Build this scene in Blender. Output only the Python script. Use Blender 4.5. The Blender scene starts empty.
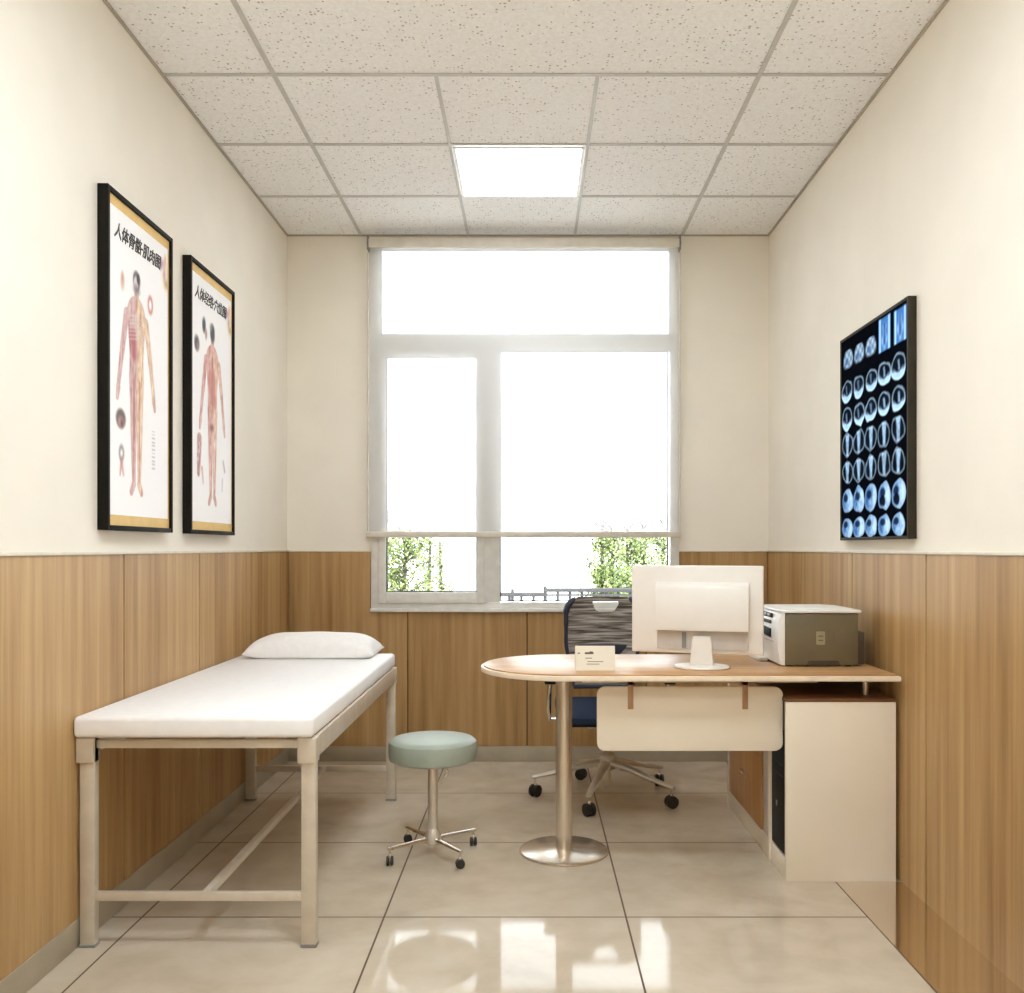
import bpy, bmesh, math, random
import numpy as np
from mathutils import Vector, Matrix
PI = math.pi
scn = bpy.context.scene
COL = scn.collection
random.seed(7)

# ------------------------------------------------------------------ room measures (metres, camera looks along +Y)
XL, XR, YB, YF, ZC = -1.367, 1.333, 5.249, -1.3, 2.9465
EYE = 1.193
CABY = 3.347
F = 937.0

# ------------------------------------------------------------------ materials
def lin(c):
    def f(v):
        v /= 255.0
        return v / 12.92 if v <= 0.04045 else ((v + 0.055) / 1.055) ** 2.4
    return (f(c[0]), f(c[1]), f(c[2]), 1.0)

def new_mat(name):
    m = bpy.data.materials.new(name)
    m.use_nodes = True
    nt = m.node_tree
    nt.nodes.clear()
    out = nt.nodes.new('ShaderNodeOutputMaterial')
    return m, nt, out

def N(nt, typ, **kw):
    n = nt.nodes.new(typ)
    for k, v in kw.items():
        if k.startswith('_'):
            n.inputs[k[1:]].default_value = v
        else:
            setattr(n, k, v)
    return n

def coords(nt, scale=(1, 1, 1)):
    g = N(nt, 'ShaderNodeNewGeometry')
    mp = N(nt, 'ShaderNodeMapping')
    mp.inputs['Scale'].default_value = scale
    nt.links.new(g.outputs['Position'], mp.inputs['Vector'])
    return mp.outputs['Vector']

def principled(nt, out, rough=0.5, metal=0.0, spec=0.5):
    p = N(nt, 'ShaderNodeBsdfPrincipled')
    p.inputs['Roughness'].default_value = rough
    p.inputs['Metallic'].default_value = metal
    p.inputs['Specular IOR Level'].default_value = spec
    nt.links.new(p.outputs[0], out.inputs['Surface'])
    return p

def ramp(nt, fac, stops):
    r = N(nt, 'ShaderNodeValToRGB')
    el = r.color_ramp.elements
    el[0].position, el[0].color = stops[0]
    el[1].position, el[1].color = stops[-1]
    for p, c in stops[1:-1]:
        e = el.new(p); e.color = c
    nt.links.new(fac, r.inputs['Fac'])
    return r.outputs['Color']

def simple(name, rgb, rough=0.5, metal=0.0, spec=0.5, var=0.05, scale=18.0, bump=0.0, stretch=(1, 1, 1)):
    m, nt, out = new_mat(name)
    p = principled(nt, out, rough, metal, spec)
    v = coords(nt, stretch)
    nz = N(nt, 'ShaderNodeTexNoise'); nz.inputs['Scale'].default_value = scale; nz.inputs['Detail'].default_value = 3
    nt.links.new(v, nz.inputs['Vector'])
    c = lin(rgb)
    lo = tuple(max(0, x * (1 - var)) for x in c[:3]) + (1,)
    hi = tuple(min(1, x * (1 + var)) for x in c[:3]) + (1,)
    nt.links.new(ramp(nt, nz.outputs['Fac'], [(0.35, lo), (0.65, hi)]), p.inputs['Base Color'])
    if bump:
        b = N(nt, 'ShaderNodeBump'); b.inputs['Strength'].default_value = bump; b.inputs['Distance'].default_value = 0.002
        nt.links.new(nz.outputs['Fac'], b.inputs['Height'])
        nt.links.new(b.outputs[0], p.inputs['Normal'])
    return m

def wood(name, base, dark, light, stretch, rough=0.45, scale=1.0, spec=0.4):
    m, nt, out = new_mat(name)
    p = principled(nt, out, rough, 0, spec)
    v = coords(nt, stretch)
    n1 = N(nt, 'ShaderNodeTexNoise'); n1.inputs['Scale'].default_value = 24 * scale; n1.inputs['Detail'].default_value = 6; n1.inputs['Roughness'].default_value = 0.62
    n2 = N(nt, 'ShaderNodeTexNoise'); n2.inputs['Scale'].default_value = 3.2 * scale; n2.inputs['Detail'].default_value = 2
    nt.links.new(v, n1.inputs['Vector']); nt.links.new(v, n2.inputs['Vector'])
    mx = N(nt, 'ShaderNodeMath', operation='MULTIPLY_ADD'); mx.inputs[1].default_value = 0.62
    m2 = N(nt, 'ShaderNodeMath', operation='MULTIPLY'); m2.inputs[1].default_value = 0.38
    nt.links.new(n2.outputs['Fac'], m2.inputs[0])
    nt.links.new(n1.outputs['Fac'], mx.inputs[0]); nt.links.new(m2.outputs[0], mx.inputs[2])
    nt.links.new(ramp(nt, mx.outputs[0], [(0.33, lin(dark)), (0.5, lin(base)), (0.66, lin(light))]), p.inputs['Base Color'])
    return m

def emit(name, rgb, strength):
    m, nt, out = new_mat(name)
    e = N(nt, 'ShaderNodeEmission'); e.inputs['Color'].default_value = lin(rgb); e.inputs['Strength'].default_value = strength
    nt.links.new(e.outputs[0], out.inputs['Surface'])
    return m

def vcol(name, rough=0.5, glow=0.0, spec=0.3):
    m, nt, out = new_mat(name)
    p = principled(nt, out, rough, 0, spec)
    a = N(nt, 'ShaderNodeVertexColor'); a.layer_name = 'Col'
    nt.links.new(a.outputs['Color'], p.inputs['Base Color'])
    if glow:
        nt.links.new(a.outputs['Color'], p.inputs['Emission Color'])
        p.inputs['Emission Strength'].default_value = glow
    return m

M = {}
M['wall'] = simple('wall_paint', (242, 235, 222), 0.75, spec=0.2, var=0.02, scale=3)
WOODS = ((179, 142, 93), (148, 110, 64), (200, 166, 116))
M['wain_side'] = wood('oak_veneer', *WOODS, stretch=(1, 1.0, 0.035))
M['wood_desk'] = wood('desk_wood', (197, 153, 106), (172, 128, 84), (213, 172, 126), stretch=(0.08, 1, 1), rough=0.34, spec=0.4)
M['wood_door'] = wood('door_wood', (186, 138, 88), (166, 118, 70), (200, 154, 104), stretch=(1, 1, 0.06), rough=0.4)
M['groove'] = simple('groove_shadow_gap', (74, 50, 26), 0.9, spec=0.1)
M['cap'] = simple('cap_trim_paint', (226, 218, 200), 0.5)
M['base'] = simple('baseboard_stone', (176, 164, 142), 0.35, var=0.06, scale=8)
M['edge'] = simple('ceiling_edge_metal', (176, 166, 150), 0.5)
M['tbar'] = simple('ceiling_bar_metal', (196, 193, 188), 0.5)
M['upvc'] = simple('white_window_plastic', (232, 230, 224), 0.35)
M['gasket'] = simple('black_gasket', (40, 38, 36), 0.6)
M['white_cloth'] = simple('white_bed_vinyl', (246, 244, 243), 0.6, spec=0.25, var=0.015, scale=30)
M['pillow'] = simple('white_pillow_cotton', (247, 245, 243), 0.85, spec=0.1, var=0.02, scale=40, bump=0.25)
M['bedmetal'] = simple('painted_bed_steel', (214, 203, 186), 0.32, metal=0.25, spec=0.6)
M['steel'] = simple('brushed_steel', (226, 214, 198), 0.25, metal=0.8, stretch=(1, 1, 0.2), scale=60)
M['chrome'] = simple('chrome', (226, 220, 210), 0.12, metal=1.0)
M['silverpaint'] = simple('silver_painted_base', (222, 214, 202), 0.28, metal=0.5)
M['stoolseat'] = simple('sage_green_vinyl', (158, 167, 153), 0.42, spec=0.4, var=0.04)
M['rubber'] = simple('black_rubber', (44, 41, 36), 0.55)
M['cabtop'] = simple('shaded_brown_cabinet_top', (112, 74, 44), 0.5, var=.15, stretch=(.1, 1, 1))  # shade in the gap under the tabletop put into a darker brown
M['cream'] = simple('cream_laminate', (238, 226, 206), 0.35, var=0.015, scale=5)
M['edgeband'] = simple('beige_edge_band', (240, 222, 198), 0.35)
M['bracket'] = simple('bronze_clip', (178, 140, 104), 0.35, metal=0.4)
M['blackplastic'] = simple('black_plastic', (12, 12, 13), 0.55, spec=.25)
M['greymark'] = simple('grey_plastic', (140, 138, 134), 0.4)
M['mon'] = simple('white_monitor_plastic', (238, 232, 224), 0.35, var=0.01)
M['mon_grey'] = simple('grey_vent_plastic', (206, 198, 190), 0.45)
M['screen'] = simple('dark_screen_glass', (18, 20, 24), 0.08)
M['prn_white'] = simple('white_printer_plastic', (246, 243, 236), 0.35, var=0.01)
M['prn_brown'] = simple('taupe_printer_plastic', (113, 101, 76), 0.45, var=0.03)
M['prn_dark'] = simple('dark_taupe_plastic', (74, 64, 48), 0.5)
M['prn_mark'] = simple('pale_emblem', (160, 150, 118), 0.5)
M['card'] = simple('ivory_card', (232, 222, 202), 0.6, var=0.01)
M['ink'] = simple('grey_ink', (104, 96, 84), 0.7)
M['frameblack'] = simple('black_picture_frame', (24, 20, 14), 0.6, spec=0.15)
M['framebrown'] = simple('dark_viewer_frame', (52, 47, 36), 0.6, spec=0.2)
M['gold'] = simple('gold_mat_board', (222, 184, 110), 0.5, metal=0.2)
M['poster_print'] = vcol('poster_print', 0.5)
M['film_print'] = vcol('lit_film', 0.7, glow=0.3, spec=0.0)
M['lettering'] = simple('poster_ink', (62, 60, 56), 0.7)
M['navy'] = simple('navy_seat_fabric', (38, 50, 70), 0.8, spec=0.15, var=0.12, scale=120, bump=0.3)
M['navyframe'] = simple('navy_back_frame', (40, 44, 60), 0.4)
M['roof'] = simple('lettering_grey', (90, 90, 90), 0.6)
M['barkm'] = simple('grey_brown_bark', (40, 38, 34), 0.8, var=0.15, scale=30)
M['railm'] = simple('grey_railing_paint', (46, 46, 50), 0.5)
M['yard'] = simple('pale_paving', (232, 231, 228), 0.8, var=0.08, scale=3)
M['alu'] = simple('blind_aluminium', (222, 214, 200), 0.4)
M['blinddark'] = simple('blind_brown_tube', (176, 158, 136), 0.5)
M['lamp'] = emit('added_fill_panel_light', (233, 245, 255), 17)  # for the added panels out of view that give fill light
M['lamp_dim'] = emit('dimmer_ceiling_panel_light', (240, 248, 255), 5)

def floor_mat():
    m, nt, out = new_mat('polished_beige_tiles')
    p = principled(nt, out, 0.07, 0, 0.22)
    v = coords(nt)
    n1 = N(nt, 'ShaderNodeTexNoise'); n1.inputs['Scale'].default_value = 2.2; n1.inputs['Detail'].default_value = 5; n1.inputs['Distortion'].default_value = 1.2
    n2 = N(nt, 'ShaderNodeTexNoise'); n2.inputs['Scale'].default_value = 9; n2.inputs['Detail'].default_value = 4
    nt.links.new(v, n1.inputs['Vector']); nt.links.new(v, n2.inputs['Vector'])
    mx = N(nt, 'ShaderNodeMix', data_type='FLOAT'); mx.inputs[0].default_value = 0.35
    nt.links.new(n1.outputs['Fac'], mx.inputs[2]); nt.links.new(n2.outputs['Fac'], mx.inputs[3])
    col = ramp(nt, mx.outputs[0], [(0.28, lin((184, 169, 147))), (0.5, lin((202, 188, 167))), (0.72, lin((214, 202, 184)))])
    # grout lines at the tile joints
    sp = N(nt, 'ShaderNodeSeparateXYZ'); nt.links.new(v, sp.inputs[0])
    def line(sock, off, pitch, half):
        a = N(nt, 'ShaderNodeMath', operation='SUBTRACT'); a.inputs[1].default_value = off - pitch / 2
        nt.links.new(sock, a.inputs[0])
        b = N(nt, 'ShaderNodeMath', operation='FLOORED_MODULO'); b.inputs[1].default_value = pitch
        nt.links.new(a.outputs[0], b.inputs[0])
        c = N(nt, 'ShaderNodeMath', operation='SUBTRACT'); c.inputs[1].default_value = pitch / 2
        nt.links.new(b.outputs[0], c.inputs[0])
        d = N(nt, 'ShaderNodeMath', operation='ABSOLUTE'); nt.links.new(c.outputs[0], d.inputs[0])
        e = N(nt, 'ShaderNodeMath', operation='LESS_THAN'); e.inputs[1].default_value = half
        nt.links.new(d.outputs[0], e.inputs[0])
        return e.outputs[0]
    lx = line(sp.outputs['X'], -0.475, 0.782, 0.0030)
    ly = line(sp.outputs['Y'], 3.029, 0.766, 0.0034)
    mm = N(nt, 'ShaderNodeMath', operation='MAXIMUM'); nt.links.new(lx, mm.inputs[0]); nt.links.new(ly, mm.inputs[1])
    mc = N(nt, 'ShaderNodeMix', data_type='RGBA')
    nt.links.new(mm.outputs[0], mc.inputs['Factor']); nt.links.new(col, mc.inputs['A']); mc.inputs['B'].default_value = lin((96, 78, 60))
    nt.links.new(mc.outputs['Result'], p.inputs['Base Color'])
    rr = N(nt, 'ShaderNodeMapRange'); rr.inputs['To Min'].default_value = 0.06; rr.inputs['To Max'].default_value = 0.6
    nt.links.new(mm.outputs[0], rr.inputs['Value']); nt.links.new(rr.outputs[0], p.inputs['Roughness'])
    return m
M['floor'] = floor_mat()
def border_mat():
    m, nt, out = new_mat('polished_strip_wall_reflection')
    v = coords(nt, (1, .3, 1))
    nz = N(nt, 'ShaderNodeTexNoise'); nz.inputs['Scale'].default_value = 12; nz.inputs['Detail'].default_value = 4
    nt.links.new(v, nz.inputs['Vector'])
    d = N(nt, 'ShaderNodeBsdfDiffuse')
    nt.links.new(ramp(nt, nz.outputs['Fac'], [(0.35, lin((152, 116, 74))), (0.65, lin((172, 134, 90)))]), d.inputs[0])  # brown base stands in for the oak wall mirrored in the floor
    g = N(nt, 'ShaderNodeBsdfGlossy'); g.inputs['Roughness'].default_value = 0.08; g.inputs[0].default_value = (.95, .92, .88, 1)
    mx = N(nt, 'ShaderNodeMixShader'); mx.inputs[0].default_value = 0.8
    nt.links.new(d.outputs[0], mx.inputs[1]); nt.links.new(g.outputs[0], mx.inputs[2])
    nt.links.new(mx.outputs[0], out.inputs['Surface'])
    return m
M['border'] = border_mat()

def ceil_mat():
    m, nt, out = new_mat('mineral_fibre_tiles')
    p = principled(nt, out, 0.9, 0, 0.1)
    v = coords(nt)
    vo = N(nt, 'ShaderNodeTexVoronoi'); vo.inputs['Scale'].default_value = 72
    nt.links.new(v, vo.inputs['Vector'])
    nz = N(nt, 'ShaderNodeTexNoise'); nz.inputs['Scale'].default_value = 70; nz.inputs['Detail'].default_value = 2
    nt.links.new(v, nz.inputs['Vector'])
    # hole radius differs from pore to pore
    sc = N(nt, 'ShaderNodeSeparateColor'); nt.links.new(vo.outputs['Color'], sc.inputs[0])
    th = N(nt, 'ShaderNodeMapRange'); th.inputs['From Min'].default_value = 0.45; th.inputs['To Min'].default_value = 0.0; th.inputs['To Max'].default_value = 0.36
    nt.links.new(sc.outputs[0], th.inputs['Value'])
    lt = N(nt, 'ShaderNodeMath', operation='LESS_THAN')
    nt.links.new(vo.outputs['Distance'], lt.inputs[0]); nt.links.new(th.outputs[0], lt.inputs[1])
    base = ramp(nt, nz.outputs['Fac'], [(0.35, lin((242, 240, 238))), (0.65, lin((250, 249, 248)))])
    mc = N(nt, 'ShaderNodeMix', data_type='RGBA')
    nt.links.new(lt.outputs[0], mc.inputs['Factor']); nt.links.new(base, mc.inputs['A']); mc.inputs['B'].default_value = lin((190, 178, 170))
    nt.links.new(mc.outputs['Result'], p.inputs['Base Color'])
    return m
M['ceil'] = ceil_mat()

def glass_mat():
    m, nt, out = new_mat('clear_pane')
    t = N(nt, 'ShaderNodeBsdfTransparent'); t.inputs[0].default_value = (0.98, 0.99, 0.985, 1)
    g = N(nt, 'ShaderNodeBsdfGlossy'); g.inputs['Roughness'].default_value = 0.02
    fr = N(nt, 'ShaderNodeFresnel'); fr.inputs['IOR'].default_value = 1.45
    mx = N(nt, 'ShaderNodeMixShader')
    nt.links.new(fr.outputs[0], mx.inputs[0]); nt.links.new(t.outputs[0], mx.inputs[1]); nt.links.new(g.outputs[0], mx.inputs[2])
    nt.links.new(mx.outputs[0], out.inputs['Surface'])
    return m
M['glass'] = glass_mat()

def blind_mat():
    m, nt, out = new_mat('sheer_blind_fabric')
    tr = N(nt, 'ShaderNodeBsdfTransparent'); tr.inputs[0].default_value = (0.97, 0.97, 0.97, 1)
    tl = N(nt, 'ShaderNodeBsdfTranslucent')
    df = N(nt, 'ShaderNodeBsdfDiffuse')
    v = coords(nt, (900, 1, 900))
    nz = N(nt, 'ShaderNodeTexNoise'); nz.inputs['Scale'].default_value = 1.0
    nt.links.new(v, nz.inputs['Vector'])
    c = ramp(nt, nz.outputs['Fac'], [(0.3, (0.86, 0.86, 0.86, 1)), (0.7, (0.92, 0.92, 0.92, 1))])
    nt.links.new(c, tl.inputs[0]); nt.links.new(c, df.inputs[0])
    m1 = N(nt, 'ShaderNodeMixShader'); m1.inputs[0].default_value = 0.72
    nt.links.new(tl.outputs[0], m1.inputs[1]); nt.links.new(df.outputs[0], m1.inputs[2])
    m2 = N(nt, 'ShaderNodeMixShader'); m2.inputs[0].default_value = 0.64
    nt.links.new(m1.outputs[0], m2.inputs[1]); nt.links.new(tr.outputs[0], m2.inputs[2])
    nt.links.new(m2.outputs[0], out.inputs['Surface'])
    return m
M['blind'] = blind_mat()

def leaf_mat():
    m, nt, out = new_mat('pale_green_leaves')
    oi = N(nt, 'ShaderNodeNewGeometry')
    c = ramp(nt, oi.outputs['Random Per Island'], [(0.0, lin((30, 34, 26))), (0.28, lin((92, 108, 66))), (1.0, lin((150, 162, 108)))])
    d = N(nt, 'ShaderNodeBsdfDiffuse'); t = N(nt, 'ShaderNodeBsdfTranslucent')
    nt.links.new(c, d.inputs[0]); nt.links.new(c, t.inputs[0])
    mx = N(nt, 'ShaderNodeMixShader'); mx.inputs[0].default_value = 0.35
    nt.links.new(d.outputs[0], mx.inputs[1]); nt.links.new(t.outputs[0], mx.inputs[2])
    nt.links.new(mx.outputs[0], out.inputs['Surface'])
    return m
M['leaf'] = leaf_mat()

def mesh_fabric():
    m, nt, out = new_mat('taupe_mesh_fabric')
    p = principled(nt, out, 0.7, 0, 0.2)
    v = coords(nt, (3.0, 3.0, 60))
    n1 = N(nt, 'ShaderNodeTexNoise'); n1.inputs['Scale'].default_value = 1.6; n1.inputs['Detail'].default_value = 3; n1.inputs['Distortion'].default_value = 0.6
    nt.links.new(v, n1.inputs['Vector'])
    nt.links.new(ramp(nt, n1.outputs['Fac'], [(0.36, lin((74, 68, 62))), (0.5, lin((132, 124, 116))), (0.64, lin((186, 178, 170)))]), p.inputs['Base Color'])
    b = N(nt, 'ShaderNodeBump'); b.inputs['Strength'].default_value = 0.4
    nt.links.new(n1.outputs['Fac'], b.inputs['Height']); nt.links.new(b.outputs[0], p.inputs['Normal'])
    return m
M['meshfab'] = mesh_fabric()

# ------------------------------------------------------------------ mesh helpers
ORG = {}
class MB:
    """collects shapes in world coordinates and links them as one mesh object"""
    def __init__(s): s.bm = bmesh.new()
    def _bev(s, geom_edges, r, seg):
        if r > 0:
            bmesh.ops.bevel(s.bm, geom=geom_edges, offset=r, segments=seg, profile=0.5, affect='EDGES', clamp_overlap=True)
    def box(s, x0, x1, y0, y1, z0, z1, r=0.0, seg=2, rot=None, piv=None):
        vs = [s.bm.verts.new((x, y, z)) for x in (x0, x1) for y in (y0, y1) for z in (z0, z1)]
        idx = [(0, 1, 3, 2), (4, 6, 7, 5), (0, 4, 5, 1), (2, 3, 7, 6), (0, 2, 6, 4), (1, 5, 7, 3)]
        fs = [s.bm.faces.new([vs[i] for i in q]) for q in idx]
        if rot is not None:
            pv = Vector(piv) if piv else Vector(((x0 + x1) / 2, (y0 + y1) / 2, (z0 + z1) / 2))
            for v in vs: v.co = rot @ (v.co - pv) + pv
        if r > 0:
            s._bev(list({e for f in fs for e in f.edges}), r, seg)
        return s
    def prism(s, pts, axis, a0, a1, r=0.0, seg=2):
        """2D outline extruded along axis; pts are the two other coordinates in xyz order"""
        def co(p, a):
            return {'x': (a, p[0], p[1]), 'y': (p[0], a, p[1]), 'z': (p[0], p[1], a)}[axis]
        lo = [s.bm.verts.new(co(p, a0)) for p in pts]; hi = [s.bm.verts.new(co(p, a1)) for p in pts]
        n = len(pts)
        fs = [s.bm.faces.new(lo[::-1]), s.bm.faces.new(hi)]
        for i in range(n): fs.append(s.bm.faces.new((lo[i], lo[(i + 1) % n], hi[(i + 1) % n], hi[i])))
        bmesh.ops.recalc_face_normals(s.bm, faces=fs)
        if r > 0:
            s._bev(list(set(fs[0].edges) | set(fs[1].edges)), r, seg)
        return s
    def lathe(s, prof, c, n=40, mat=None):
        """prof: (radius, height) list bottom to top, around +Z at c"""
        rings = []
        for (r, z) in prof:
            if r < 1e-6:
                rings.append([s.bm.verts.new((c[0], c[1], c[2] + z))])
            else:
                rings.append([s.bm.verts.new((c[0] + r * math.cos(2 * PI * k / n), c[1] + r * math.sin(2 * PI * k / n), c[2] + z)) for k in range(n)])
        new = [v for rg in rings for v in rg]; fs = []
        for a, b in zip(rings[:-1], rings[1:]):
            for k in range(n):
                k2 = (k + 1) % n
                if len(a) == 1 and len(b) == 1: continue
                if len(a) == 1: fs.append(s.bm.faces.new((a[0], b[k2], b[k])))
                elif len(b) == 1: fs.append(s.bm.faces.new((a[k], a[k2], b[0])))
                else: fs.append(s.bm.faces.new((a[k], a[k2], b[k2], b[k])))
        if len(rings[0]) > 1: fs.append(s.bm.faces.new(rings[0][::-1]))
        if len(rings[-1]) > 1: fs.append(s.bm.faces.new(rings[-1]))
        bmesh.ops.recalc_face_normals(s.bm, faces=fs)
        if mat is not None:
            cc = Vector(c)
            for v in new: v.co = mat @ (v.co - cc) + cc
        return s
    def tube(s, path, r, n=12, flat=1.0):
        """round tube through the points; r may be one radius or a list; flat squashes it vertically"""
        P = [Vector(p) for p in path]
        R = r if isinstance(r, (list, tuple)) else [r] * len(P)
        rings = []; up = Vector((0, 0, 1))
        prev = None
        for i, p in enumerate(P):
            t = (P[min(i + 1, len(P) - 1)] - P[max(i - 1, 0)]).normalized()
            if prev is None:
                a = t.cross(up)
                if a.length < 1e-3: a = t.cross(Vector((0, 1, 0)))
            else:
                a = prev - t * prev.dot(t)
            a.normalize(); prev = a
            b = t.cross(a).normalized()
            rings.append([s.bm.verts.new(p + a * (R[i] * math.cos(2 * PI * k / n)) + b * (R[i] * flat * math.sin(2 * PI * k / n))) for k in range(n)])
        fs = []
        for a, b in zip(rings[:-1], rings[1:]):
            for k in range(n): fs.append(s.bm.faces.new((a[k], a[(k + 1) % n], b[(k + 1) % n], b[k])))
        fs.append(s.bm.faces.new(rings[0][::-1])); fs.append(s.bm.faces.new(rings[-1]))
        bmesh.ops.recalc_face_normals(s.bm, faces=fs)
        return s
    def cyl(s, p0, p1, r, n=24): return s.tube([p0, p1], r, n)
    def ball(s, c, r, sc=(1, 1, 1), u=16, v=10):
        m = Matrix.Translation(c) @ Matrix.Diagonal((sc[0], sc[1], sc[2], 1))
        bmesh.ops.create_uvsphere(s.bm, u_segments=u, v_segments=v, radius=r, matrix=m)
        return s
    def rotz(s, ang, piv):
        R = Matrix.Rotation(ang, 3, 'Z'); p = Vector(piv)
        for v in s.bm.verts: v.co = R @ (v.co - p) + p
        return s
    def build(s, name, mat, parent=None, origin=None, sharp=35):
        o = Vector(ORG[parent.name]) if parent else Vector(origin or (0, 0, 0))
        bmesh.ops.translate(s.bm, verts=s.bm.verts, vec=-o)
        me = bpy.data.meshes.new(name)
        s.bm.to_mesh(me); s.bm.free()
        for p in me.polygons: p.use_smooth = True
        me.set_sharp_from_angle(angle=math.radians(sharp))
        me.materials.append(mat)
        ob = bpy.data.objects.new(name, me); COL.objects.link(ob)
        if parent: ob.parent = parent
        else: ob.location = o
        ORG[ob.name] = tuple(o)
        return ob

def thing(name, label, cat, loc, group=None):
    o = bpy.data.objects.new(name, None); COL.objects.link(o)
    o.empty_display_size = 0.1
    o.location = loc; ORG[o.name] = tuple(loc)
    o['label'] = label; o['category'] = cat
    if group: o['group'] = group
    return o

def tag(o, label, cat, group=None):
    o['label'] = label; o['category'] = cat
    if group: o['group'] = group
    return o

def struct(o, label, cat):
    o['kind'] = 'structure'; o['label'] = label; o['category'] = cat
    return o

# ------------------------------------------------------------------ the room
struct(MB().box(XL - .12, XR + .12, YF - .12, YB + .2, -.1, 0).build('floor', M['floor']), 'polished beige marble tile floor with thin dark joints', 'floor')
struct(MB().box(XL - .12, XR + .12, YF - .12, YB + .2, ZC, ZC + .1).build('ceiling', M['ceil']), 'white speckled mineral tile ceiling above the office', 'ceiling')
struct(MB().box(XL - .12, XL, YF, YB, 0, ZC).build('wall_left', M['wall']), 'cream painted wall carrying two anatomy posters', 'wall')
struct(MB().box(XR, XR + .12, YF, YB, 0, ZC).build('wall_right', M['wall']), 'cream painted wall carrying the film viewer', 'wall')
struct(MB().box(XL - .12, XR + .12, YF - .12, YF, 0, ZC).build('wall_front', M['wall']), 'cream painted wall facing the window', 'wall')
WX0, WX1, WZ0, WZ1 = -.896, .829, .834, 2.921
wb = MB()
wb.box(XL - .12, WX0, YB, YB + .2, 0, ZC).box(WX1, XR + .12, YB, YB + .2, 0, ZC)
wb.box(WX0, WX1, YB, YB + .2, 0, WZ0).box(WX0, WX1, YB, YB + .2, WZ1, ZC)
struct(wb.build('wall_back', M['wall']), 'cream painted end wall around the big window', 'wall')

# wood wainscot: boards with narrow dark gaps between them, on a dark backing
WT, WTOP = 0.010, 1.172
def boards(edges, gap, put, backing):
    b = MB(); 
    for e0, e1 in zip(edges[:-1], edges[1:]): put(b, e0 + gap / 2, e1 - gap / 2)
    return b
gl = [YF, -.48, .24, .96, 1.68, 2.37, 3.124, 3.832, 4.541, YB - .001]
b = boards(gl, .010, lambda b, a, c: b.box(XL + .004, XL + WT, a, c, .085, WTOP), None)
o = struct(b.build('trim_1', M['wain_side']), 'oak wainscot boards along the wall behind the examination bed', 'wainscot')
MB().box(XL + .0005, XL + .004, YF, YB, .085, WTOP).build('groove_backing', M['groove'], o)
gr = [YF, -.48, .24, .96, 1.68, 2.40, 3.138, 3.861, 4.593, YB - .001]
b = boards(gr, .010, lambda b, a, c: b.box(XR - WT, XR - .004, a, c, .001, WTOP), None)
o = struct(b.build('trim_2', M['wain_side']), 'oak wainscot boards along the wall beside the desk', 'wainscot')
MB().box(XR - .004, XR - .0005, YF, YB, .001, WTOP).build('groove_backing', M['groove'], o)
b = MB(); g = .006
xs = [XL + WT, -.689, -.022, .644, XR - WT]
for a, c in zip(xs[:-1], xs[1:]):
    a2, c2 = a + g / 2, c - g / 2
    lo, hi = max(a2, WX0 - .001), min(c2, WX1 + .001)
    if a2 < WX0 - .001: b.box(a2, WX0 - .001, YB - WT, YB - .004, WZ0, WTOP)
    if c2 > WX1 + .001: b.box(WX1 + .001, c2, YB - WT, YB - .004, WZ0, WTOP)
    b.box(a2, c2, YB - WT, YB - .004, .085, WZ0)
o = struct(b.build('trim_3', M['wain_side']), 'oak wainscot boards below the window', 'wainscot')
bk = MB(); bk.box(XL + WT, XR - WT, YB - .004, YB - .0005, .085, WZ0)
bk.box(XL + WT, WX0 - .001, YB - .004, YB - .0005, WZ0, WTOP).box(WX1 + .001, XR - WT, YB - .004, YB - .0005, WZ0, WTOP)
bk.build('groove_backing', M['groove'], o)
# pale caps on the wainscot
struct(MB().box(XL, XL + .016, YF, YB, WTOP, WTOP + .010, .002).build('trim_4', M['cap']), 'pale cap strip on the wainscot behind the bed', 'trim')
struct(MB().box(XR - .016, XR, YF, YB, WTOP, WTOP + .010, .002).build('trim_5', M['cap']), 'pale cap strip on the wainscot beside the desk', 'trim')
c = MB(); c.box(XL + .016, WX0 - .001, YB - .014, YB, WTOP, WTOP + .006, .002); c.box(WX1 + .001, XR - .016, YB - .014, YB, WTOP, WTOP + .006, .002)
struct(c.build('trim_6', M['cap']), 'pale cap strip on the wainscot at both sides of the window', 'trim')
# baseboards
struct(MB().box(XL, XL + .014, YF, YB - .016, 0, .084, .002).build('baseboard_left', M['base']), 'grey stone baseboard under the wainscot behind the bed', 'baseboard')
struct(MB().box(XL, XR - .011, YB - .016, YB, 0, .084, .002).build('baseboard_back', M['base']), 'grey stone baseboard under the window wall', 'baseboard')
# polished floor strip along the desk wall, wall reflection put into its brown
struct(MB().box(1.0895, XR - .0105, YF, CABY - .001, .0003, .0016).build('trim_7', M['border']), 'polished border strip in the floor along the desk wall, browned for the wall reflection', 'floor border')

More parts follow.
